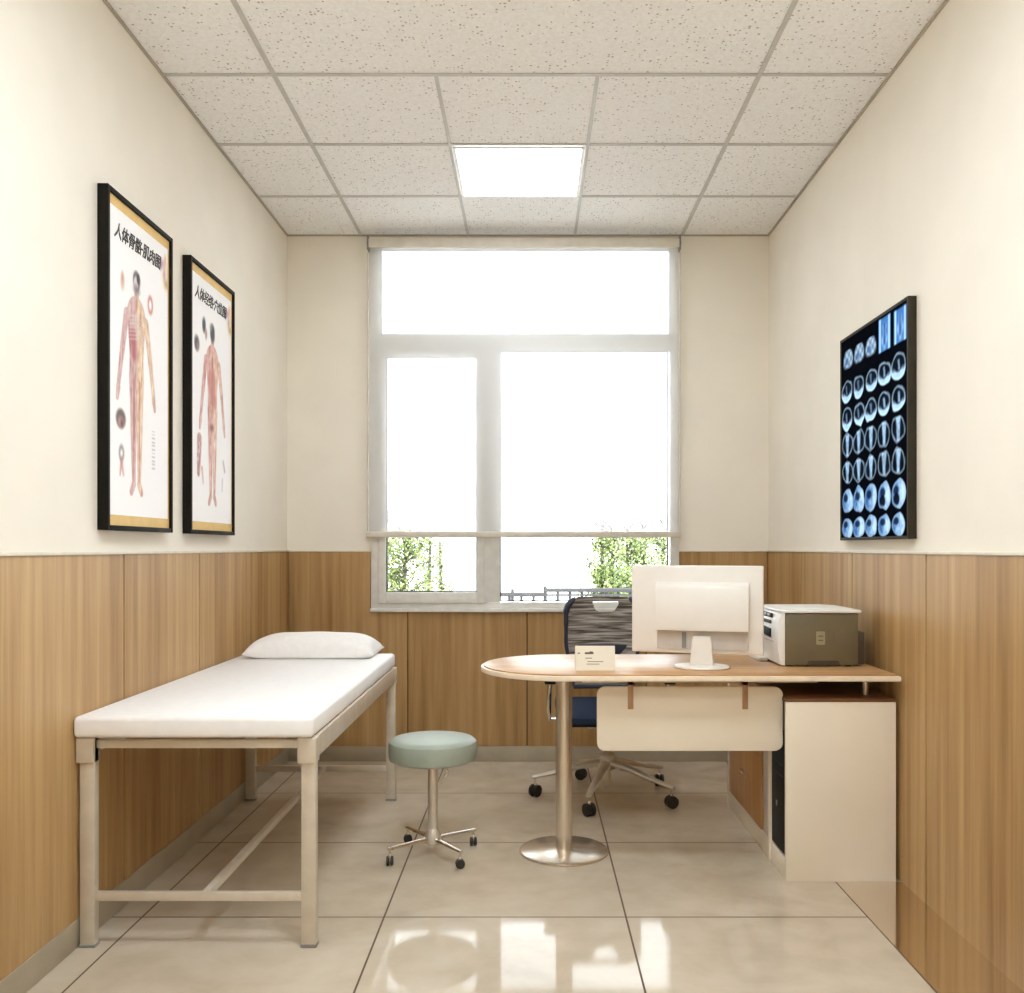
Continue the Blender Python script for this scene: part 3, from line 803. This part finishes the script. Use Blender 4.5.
# seat cushion with rounded front
b = MB()
prof = [(4.235, .395), (4.245, .418), (4.28, .434), (4.36, .443), (4.60, .440), (4.72, .444), (4.735, .430), (4.725, .395)]
b.prism(prof, 'x', OC[0] - .245, OC[0] + .245, .016, 3); b.build('seat', M['navy'], ch)
MB().box(OC[0] - .235, OC[0] + .235, 4.25, 4.72, .378, .3945, .008, 2).build('seat_shell', M['blackplastic'], ch)
# mesh back with a half-moon hand hole
b = MB(); nx_, nz_ = 72, 72; W2, z0, z1 = .180, .50, .944
def halfw(z):
    t = (z - z0) / (z1 - z0)
    w = W2 * (.80 + .20 * min(1, t / .45))
    if t > .82: w -= .055 * ((t - .82) / .18) ** 2
    return w
vs = {}
def by(x, z):
    t = (z - z0) / (z1 - z0)
    return 4.735 + .05 * t - .045 * (1 - (abs(x) / W2) ** 2) * -1 * .6 + .02 * math.sin(PI * t)
for j in range(nz_ + 1):
    z = z0 + (z1 - z0) * j / nz_
    for i in range(nx_ + 1):
        x = (-1 + 2 * i / nx_) * halfw(z)
        vs[i, j] = b.bm.verts.new((OC[0] + x, by(x, z), z))
hz, hr = .918, .050
for j in range(nz_):
    for i in range(nx_):
        q = [vs[i, j], vs[i + 1, j], vs[i + 1, j + 1], vs[i, j + 1]]
        cxm = sum(v.co.x for v in q) / 4 - OC[0] - .018; czm = sum(v.co.z for v in q) / 4
        if czm < hz and (cxm / .066) ** 2 + ((czm - hz) / .062) ** 2 < 1: continue
        b.bm.faces.new(q)
bm_ = b.bm
bmesh.ops.delete(bm_, geom=[v for v in bm_.verts if not v.link_faces], context='VERTS')
ret = bmesh.ops.extrude_face_region(bm_, geom=list(bm_.faces))
bmesh.ops.translate(bm_, verts=[v for v in ret['geom'] if isinstance(v, bmesh.types.BMVert)], vec=(0, .006, 0))
bmesh.ops.recalc_face_normals(bm_, faces=list(bm_.faces))
b.build('backrest', M['meshfab'], ch)
for sgn in (-1, 1):
    path = []
    for j in range(0, 21):
        z = z0 - .01 + (z1 - z0 + .004) * j / 20
        zz = min(max(z, z0), z1); x = sgn * (halfw(zz) + .006)
        path.append((OC[0] + x, by(x, zz) + .004, z))
    MB().tube(path, [.010] * 14 + [.012] * 3 + [.016] * 3 + [.008], 10).build('back_frame', M['navyframe'], ch)
MB().tube([(OC[0] - halfw(z0) - .006, by(W2, z0) + .004, z0 - .008), (OC[0], by(0, z0) + .012, z0 - .012), (OC[0] + halfw(z0) + .006, by(W2, z0) + .004, z0 - .008)], .011, 10).build('back_frame', M['navyframe'], ch)
MB().box(OC[0] - halfw(.66) - .004, OC[0] + halfw(.66) + .004, 4.79, 4.81, .63, .70, .006, 2).build('lumbar_support', M['navyframe'], ch)
MB().tube([(OC[0], 4.56, .372), (OC[0], 4.72, .372), (OC[0], 4.80, .41), (OC[0], 4.81, .50), (OC[0], 4.80, .66)], [.02, .02, .02, .018, .016], 12).build('back_bar', M['blackplastic'], ch)
for sgn in (-1, 1):
    x = OC[0] + sgn * .275
    ar = MB().tube([(OC[0] + sgn * .20, 4.46, .378), (x, 4.46, .380), (x + sgn * .006, 4.42, .43), (x + sgn * .004, 4.40, .53), (x, 4.40, .565)], .011, 12).build('armrest', M['chrome'], ch)
    MB().box(x - .028, x + .028, 4.30, 4.52, .565, .587, .009, 3).build('arm_pad', M['blackplastic'], ar)

# ------------------------------------------------------------------ printed pictures (artwork as colours on a fine mesh)
def art(name, plane, rect, nx, ny, fn, mat, parent):
    """plane 'left' faces +X, 'right' faces -X; rect = (x, ya, yb, z0, z1), u runs from ya to yb"""
    x, ya, yb, z0, z1 = rect
    u, v = np.meshgrid(np.linspace(0, 1, nx + 1), np.linspace(0, 1, ny + 1))
    rgb = fn(u, v)
    o = ORG[parent.name]
    co = np.stack([np.full(u.shape, x) - o[0], ya + (yb - ya) * u - o[1], z0 + (z1 - z0) * v - o[2]], -1).reshape(-1, 3)
    idx = np.arange((nx + 1) * (ny + 1)).reshape(ny + 1, nx + 1)
    f = np.stack([idx[:-1, :-1], idx[:-1, 1:], idx[1:, 1:], idx[1:, :-1]], -1).reshape(-1, 4)
    me = bpy.data.meshes.new(name)
    me.from_pydata(co.tolist(), [], f.tolist())
    ca = me.color_attributes.new('Col', 'FLOAT_COLOR', 'POINT')
    s = np.clip(rgb, 0, 255) / 255.0
    l = np.where(s <= .04045, s / 12.92, ((s + .055) / 1.055) ** 2.4).reshape(-1, 3)
    ca.data.foreach_set('color', np.concatenate([l, np.ones((len(l), 1))], 1).astype(np.float32).ravel())
    me.materials.append(mat)
    ob = bpy.data.objects.new(name, me); COL.objects.link(ob); ob.parent = parent
    return ob

AS = 2.05   # paper height over width
def sm(d, w): return np.clip(.5 - d / w, 0, 1)
def capsule(u, v, a, b_, r0, r1):
    ax, ay = a[0], a[1] * AS; bx, by_ = b_[0], b_[1] * AS
    px, py = u - ax, v * AS - ay; dx, dy = bx - ax, by_ - ay
    t = np.clip((px * dx + py * dy) / (dx * dx + dy * dy + 1e-9), 0, 1)
    return np.hypot(px - t * dx, py - t * dy) - (r0 + (r1 - r0) * t)
def blob(u, v, c, rx_, ry_): 
    return (np.hypot((u - c[0]) / rx_, (v - c[1]) / ry_) - 1) * min(rx_, ry_)
def lay(img, m, col): return img * (1 - m[..., None]) + np.array(col, float) * m[..., None]
def fine(u, v, k, seed):
    """smooth random field between -1 and 1, about k grains across the width"""
    r = np.random.RandomState(seed); n = int(k * 1.2) + 3; m = int(k * AS * .6) + 3
    g = r.uniform(-1, 1, (m, n))
    x = u * (n - 1.001); y = v * (m - 1.001); xi = x.astype(int); yi = y.astype(int); fx = x - xi; fy = y - yi
    return (g[yi, xi] * (1 - fx) + g[yi, xi + 1] * fx) * (1 - fy) + (g[yi + 1, xi] * (1 - fx) + g[yi + 1, xi + 1] * fx) * fy

def border(img, u, v):
    # pale flourish in the top corner
    img = lay(img, .65 * sm(blob(u, v, (.97, .90), .09, .055), .05), (246, 214, 176))
    for (c, rx_, ry_, col) in (((.90, .935), .03, .012, (196, 150, 176)), ((.86, .925), .025, .016, (150, 112, 150)), ((.93, .895), .02, .022, (190, 160, 190)), ((.965, .865), .028, .012, (190, 160, 100)), ((.95, .95), .02, .02, (236, 180, 130))):
        img = lay(img, .8 * sm(blob(u, v, c, rx_, ry_), .025), col)
    return img

def body(img, u, v, cx, left, right, s=1.0, back=False):
    half = u < cx
    col = np.where(half[..., None], np.array(left, float), np.array(right, float))
    n = fine(u, v, 60, 3)[..., None] + fine(u, v, 26, 4)[..., None]
    col = col + n * np.array((20, 26, 26))
    parts = [capsule(u, v, (cx, .775), (cx, .715), .030, .034),
             capsule(u, v, (cx - .13, .682), (cx + .13, .682), .035, .035),
             capsule(u, v, (cx, .675), (cx, .56), .150, .112), capsule(u, v, (cx, .56), (cx, .475), .105, .115),
             capsule(u, v, (cx - .165, .675), (cx - .235, .545), .036, .030), capsule(u, v, (cx - .235, .545), (cx - .295, .425), .028, .020),
             capsule(u, v, (cx - .295, .42), (cx - .310, .385), .026, .014),
             capsule(u, v, (cx + .165, .675), (cx + .240, .545), .036, .030), capsule(u, v, (cx + .240, .545), (cx + .300, .425), .028, .020),
             capsule(u, v, (cx + .300, .42), (cx + .320, .385), .026, .014),
             capsule(u, v, (cx - .055, .47), (cx - .050, .31), .062, .042), capsule(u, v, (cx - .050, .31), (cx - .045, .12), .046, .022),
             capsule(u, v, (cx + .055, .47), (cx + .050, .31), .062, .042), capsule(u, v, (cx + .050, .31), (cx + .045, .12), .046, .022),
             capsule(u, v, (cx - .045, .11), (cx - .085, .082), .026, .022), capsule(u, v, (cx + .045, .11), (cx + .085, .082), .026, .022)]
    d = np.minimum.reduce(parts)
    m = sm(d, .02)
    img = img * (1 - .82 * m[..., None]) + col * (.82 * m[..., None])
    edge = np.clip(1 - np.abs(d) / .010, 0, 1) * .5
    img = lay(img, edge, (176, 120, 112))
    streak = np.clip(fine(u, v * .22, 54, 8) - .15, 0, 1) * m * .75      # long muscles and vessels
    img = lay(img, streak, (146, 74, 72))
    pale = np.clip(fine(u, v * .4, 40, 12) - .2, 0, 1) * m * .8
    img = lay(img, pale, (244, 226, 212))
    return img

def poster_a(u, v):
    img = np.ones(u.shape + (3,)) * np.array((252, 250, 250.))
    img = border(img, u, v)
    cx = .43
    img = body(img, u, v, cx, (206, 160, 158), (226, 190, 150))
    img = lay(img, .8 * sm(capsule(u, v, (cx - .06, .615), (cx - .03, .55), .055, .05), .05), (176, 84, 92))     # liver and gut
    img = lay(img, .5 * sm(capsule(u, v, (cx, .68), (cx, .48), .018, .016), .02), (206, 188, 178))               # spine
    for k in range(7):                                                                                        # ribs
        y = .685 - k * .013
        for s_ in (-1, 1):
            img = lay(img, .55 * sm(capsule(u, v, (cx, y), (cx + s_ * .12, y - .012), .007, .006), .012), (226, 212, 206))
    for s_ in (-1, 1):                                                                                        # leg bones
        img = lay(img, .5 * sm(capsule(u, v, (cx + s_ * .052, .46), (cx + s_ * .046, .12), .012, .010), .016), (176, 104, 92))
    img = lay(img, .9 * sm(blob(u, v, (cx, .805), .060, .034), .01), (96, 86, 94))
    img = lay(img, .9 * sm(blob(u, v, (cx - .010, .795), .036, .024), .01), (232, 214, 210))
    img = lay(img, .9 * sm(blob(u, v, (cx + .03, .815), .028, .018), .01), (46, 42, 46))
    img = lay(img, .9 * sm(blob(u, v, (cx, .775), .045, .014), .02), (134, 112, 118))
    img = lay(img, .7 * sm(blob(u, v, (.20, .775), .030, .030), .02), (216, 176, 146))
    img = lay(img, .5 * sm(blob(u, v, (.20, .785), .014, .016), .02), (190, 120, 100))
    img = lay(img, .8 * sm(np.abs(blob(u, v, (.67, .752), .036, .026)) - .008, .014), (196, 110, 100))
    img = lay(img, .85 * sm(blob(u, v, (.175, .318), .075, .032), .012), (84, 64, 60))
    img = lay(img, .9 * sm(blob(u, v, (.175, .306), .040, .016), .02), (196, 160, 150))
    img = lay(img, .9 * sm(blob(u, v, (.19, .304), .018, .010), .02), (110, 40, 34))
    img = lay(img, .8 * sm(np.abs(blob(u, v, (.185, .205), .030, .020)) - .008, .014), (140, 124, 122))
    img = lay(img, .7 * sm(capsule(u, v, (.185, .18), (.165, .135), .020, .010), .02), (196, 134, 126))
    img = lay(img, .7 * sm(capsule(u, v, (.185, .18), (.215, .135), .020, .010), .02), (196, 134, 126))
    rows = ((np.floor(v * 150) % 2 == 0) & (u > .70) & (u < .755) & (v > .17) & (v < .31)) * 1.0
    img = lay(img, rows * .35, (150, 146, 150))
    return img

def poster_b(u, v):
    img = np.ones(u.shape + (3,)) * np.array((252, 250, 250.))
    img = border(img, u, v)
    cx = .50
    img = body(img, u, v, cx, (218, 160, 150), (226, 180, 158))
    img = lay(img, .7 * sm(capsule(u, v, (cx - .02, .60), (cx + .02, .52), .09, .07), .05), (204, 130, 124))
    img = lay(img, .45 * sm(capsule(u, v, (cx, .69), (cx, .47), .016, .016), .02), (180, 110, 90))
    img = lay(img, .7 * sm(blob(u, v, (cx - .02, .40), .05, .014), .02), (140, 76, 60))
    img = lay(img, .95 * sm(blob(u, v, (cx, .800), .055, .038), .02), (56, 56, 58))
    img = lay(img, .8 * sm(blob(u, v, (cx - .035, .822), .03, .014), .02), (150, 150, 148))
    img = lay(img, .95 * sm(blob(u, v, (.29, .812), .040, .030), .02), (58, 62, 66))
    img = lay(img, .8 * sm(blob(u, v, (.34, .780), .024, .020), .02), (150, 116, 108))
    img = lay(img, .95 * sm(blob(u, v, (.12, .720), .055, .030), .02), (74, 70, 70))
    img = lay(img, .8 * sm(blob(u, v, (.14, .712), .022, .014), .02), (176, 130, 118))
    ic = fine(u, v, 50, 9)
    mm = sm(capsule(u, v, (.18, .335), (.16, .20), .055, .035), .02) * (.55 + .35 * ic)
    img = lay(img, np.clip(mm, 0, .95), (150, 84, 78))
    img = lay(img, .6 * sm(capsule(u, v, (.24, .22), (.27, .16), .02, .01), .02), (190, 140, 136))
    img = lay(img, .5 * sm(capsule(u, v, (.78, .27), (.82, .23), .014, .02), .02), (150, 140, 150))
    img = lay(img, .4 * sm(capsule(u, v, (.76, .19), (.75, .14), .014, .01), .02), (150, 150, 190))
    return img

def poster(y0, y1, fn, title, label):
    z0, z1 = 1.250, 2.343
    t = thing('anatomy_poster', label, 'poster', (XL, (y0 + y1) / 2, z0), 'framed anatomy posters on the wall')
    xw, xf = XL + .0005, XL + .035
    w = .016
    b = MB()
    b.box(xw, xf, y0, y0 + w, z0, z1, .0015).box(xw, xf, y1 - w, y1, z0, z1, .0015)
    b.box(xw, xf, y0 + w, y1 - w, z0, z0 + w, .0015).box(xw, xf, y0 + w, y1 - w, z1 - w, z1, .0015)
    b.build('frame', M['frameblack'], t)
    xm = XL + .026
    MB().box(xw, xm, y0 + w, y1 - w, z0 + w, z1 - w).build('mat_board', M['gold'], t)
    gx_, gz = .016, .034
    pa, pb, pz0, pz1 = y0 + w + gx_ * .6, y1 - w - gx_, z0 + w + gz, z1 - w - gz
    MB().box(xm + .0001, xm + .001, pa, pb, pz0, pz1).build('paper', M['white_cloth'], t)
    art('print', 'left', (xm + .0014, pa, pb, pz0, pz1), 130, 270, fn, M['poster_print'], t)
    # title lettering
    cu = bpy.data.curves.new('title', 'FONT'); cu.body = title; cu.size = .052; cu.align_x = 'LEFT'; cu.shear = .25
    cu.extrude = .00005; cu.bevel_depth = .0010; cu.bevel_resolution = 0; cu.resolution_u = 2; cu.space_character = 0.94
    to = bpy.data.objects.new('title_tmp', cu); COL.objects.link(to)
    bpy.context.view_layer.update()
    dg = bpy.context.evaluated_depsgraph_get()
    me = bpy.data.meshes.new_from_object(to.evaluated_get(dg))
    bpy.data.objects.remove(to)
    bm = bmesh.new(); bm.from_mesh(me)
    xs_ = [v.co.x for v in bm.verts]
    if xs_:
        x0_, x1_ = min(xs_), max(xs_); k = (pb - pa) * .80 / (x1_ - x0_)
        o = ORG[t.name]
        for v in bm.verts:
            v.co = Vector((xm + .0022 + v.co.z - o[0], pa + (pb - pa) * .07 + (v.co.x - x0_) * k - o[1], pz1 - .092 + v.co.y * k * 1.05 - o[2]))
        bmesh.ops.recalc_face_normals(bm, faces=bm.faces)
        bm.to_mesh(me)
        me.materials.clear(); me.materials.append(M['lettering'])
        ob = bpy.data.objects.new('title_lettering', me); COL.objects.link(ob); ob.parent = t
    bm.free()
    return t
poster(2.951, 3.487, poster_a, '人体骨骼·肌肉图', 'black framed anatomy poster with a frontal figure, skull face and eye drawing')
poster(3.672, 4.216, poster_b, '人体经络·穴位图', 'black framed anatomy poster with a dark haired figure seen from behind, nearer the window')

# film viewer on the right wall
def film(u, v):
    img = np.zeros(u.shape + (3,)) + np.array((7, 9, 14.))
    bright = np.array((172, 204, 234.)); blue = np.array((58, 104, 164.))
    zz = 1.233 + v * .824
    rows = [1.277, 1.386, 1.504, 1.616, 1.725, 1.839]
    hh = [.040, .050, .046, .048, .045, .045]
    for c in range(5):
        for r in range(6):
            cu = (c + .5) / 5 * .97 + .005
            a = (u - cu) / .096; bb = (zz - rows[r]) / (hh[r] * 1.06)
            rs = np.random.RandomState(11 + c * 7 + r * 31)
            rad = np.hypot(a, bb) + .16 * fine(u, v / AS * 2, 16, 21)
            n = .5 + .5 * (fine(u, v / AS * 2, 34, 5) * .6 + fine(u, v / AS * 2, 70, 6) * .4)
            inside = sm(rad - .98, .10)
            ringm = np.clip(1.25 - np.abs(rad - .87) / .13, 0, 1)
            if r in (4, 5):        # thin ring, thick bright lower rim, dark middle
                img = lay(img, ringm * (.55 + .4 * n), bright * .86)
                low = inside * sm(.62 - np.hypot(a * 1.15, bb - .22), .22) * np.clip(-bb * 2.2 + .1, 0, 1)
                img = lay(img, np.clip(low, 0, 1), bright)
                ft = sm(np.abs(a + .12 * bb - .06 * (c - 2)) - .16 * (.4 + n), .14) * sm(np.abs(bb - .1) - .42, .2)
                img = lay(img, np.clip(ft * (.9 if c > 2 else .6), 0, 1), bright * (.85 if r == 4 else .75))
                img = lay(img, (rad < .75) * .22 * n, blue)
            elif r in (2, 3):      # ring with a bright bar through the middle
                img = lay(img, ringm * (.5 + .4 * n), bright * .82)
                wdt = .20 + .16 * np.clip(bb * (1 if r == 2 else .6) + .3, 0, 1)
                bar = sm(np.abs(a) - wdt, .16) * sm(np.abs(bb) - .86, .16) * (.55 + .6 * n)
                img = lay(img, np.clip(bar, 0, 1), bright)
                img = lay(img, (rad < .75) * .22 * n, blue)
            else:                  # filled mottled shapes with a dark hollow
                img = lay(img, inside * .95, blue * .95)
                img = lay(img, np.clip(inside * np.clip(a * .75 + .1 + .9 * n, 0, 1), 0, 1), bright)
                hx, hy = -.30 + .1 * (c % 2), (.30 if r == 0 else .25)
                hole = sm(np.hypot(a - hx, (bb - hy) * 1.2) - .38, .2)
                img = lay(img, hole * .85, (14, 24, 50))
                if r == 1 and c > 2: img = lay(img, sm(np.hypot(a + .25, bb + .35) - .42, .15) * .9, (8, 12, 24))
                img = lay(img, ringm * inside * .5, bright * .8)
    # three small scout views and two tall ones on the top row
    for (u0, u1, za, zb) in ((.03, .205, 1.930, 2.008), (.215, .39, 1.930, 2.006), (.40, .575, 1.930, 2.004), (.605, .775, 1.922, 2.046), (.82, .985, 1.922, 2.042)):
        a = (u - (u0 + u1) / 2) / ((u1 - u0) / 2); bb = (zz - (za + zb) / 2) / ((zb - za) / 2)
        m = sm(np.maximum(np.abs(a), np.abs(bb)) - 1, .1)
        n = .5 + .5 * np.sin(8 * a + 13 * u0) * np.cos(6 * bb + 9 * u0)
        if zb - za > .1:
            img = lay(img, m * .95, blue * 1.25 * .9)
            img = lay(img, m * sm(np.abs(np.abs(a) - .75) - .15, .15) * .9, bright)
            img = lay(img, m * sm(np.hypot(a, bb * .7 + .1) - .55, .2) * .6 * n, bright)
            img = lay(img, m * sm(np.abs(a) - .12, .15) * sm(np.abs(bb) - .6, .2) * .7, (40, 70, 120))
        else:
            k = sm(np.hypot(a, bb * .9 - .1 + .3 * a * a) - .95, .3)
            img = lay(img, m * k * (.6 + .4 * n), bright * .92)
            img = lay(img, m * sm(np.hypot(a + .3, bb + .2) - .35, .25) * .7, (50, 84, 140))
    return img
fv = thing('film_viewer', 'dark framed lit panel of blue brain scan films on the wall', 'film viewer', (XR, 3.59, 1.225))
y0, y1, z0, z1 = 3.236, 3.948, 1.225, 2.065
xw, xf = XR - .0005, XR - .031
b = MB(); w = .011
b.box(xf, xw, y0, y0 + w, z0, z1, .0015).box(xf, xw, y1 - w, y1, z0, z1, .0015)
b.box(xf, xw, y0 + w, y1 - w, z0, z0 + w, .0015).box(xf, xw, y0 + w, y1 - w, z1 - w, z1, .0015)
b.build('frame', M['framebrown'], fv)
MB().box(xf + .004, xw, y0 + w, y1 - w, z0 + w, z1 - w).build('backing', M['blackplastic'], fv)
art('film_sheet', 'right', (xf + .0035, y1 - w, y0 + w, z0 + .008, z1 - .008), 220, 250, film, M['film_print'], fv)

# ------------------------------------------------------------------ light
w = bpy.data.worlds.new('overcast'); scn.world = w
w.use_nodes = True
bg = w.node_tree.nodes.get('Background') or w.node_tree.nodes.new('ShaderNodeBackground')
bg.inputs['Color'].default_value = (0.91, 0.955, 1.0, 1); bg.inputs['Strength'].default_value = 2.5
sl_ = bpy.data.lights.new('sun', 'SUN'); sl_.energy = 9; sl_.color = (1.0, .98, .94); sl_.angle = math.radians(4)
so = bpy.data.objects.new('sun', sl_); COL.objects.link(so)
so.location = (-3, -6, 12); so.rotation_euler = (math.radians(32), 0, math.radians(-14))
pl = bpy.data.lights.new('window_portal', 'AREA'); pl.shape = 'RECTANGLE'; pl.size = WX1 - WX0; pl.size_y = WZ1 - WZ0
pl.cycles.is_portal = True
po = bpy.data.objects.new('window_portal', pl); COL.objects.link(po)
po.location = ((WX0 + WX1) / 2, YB + .19, (WZ0 + WZ1) / 2); po.rotation_euler = (-PI / 2, 0, 0)

# ------------------------------------------------------------------ camera
cam = bpy.data.cameras.new('camera'); cam.sensor_width = 36; cam.lens = F / 1024 * 36
cam.shift_x = -(531 - 512) / 1024; cam.shift_y = (548 - 496.5) / 1024
cam.clip_start = .05
co = bpy.data.objects.new('camera', cam); COL.objects.link(co)
co.location = (0, 0, EYE); co.rotation_euler = (PI / 2, 0, 0)
scn.camera = co
scn.view_settings.view_transform = 'Standard'; scn.view_settings.look = 'None'
scn.view_settings.gamma = 1; scn.view_settings.use_curve_mapping = False
scn.view_settings.exposure = 1.22
scn.cycles.max_bounces = 12; scn.cycles.diffuse_bounces = 6; scn.cycles.transparent_max_bounces = 16
scn.cycles.sample_clamp_indirect = 6
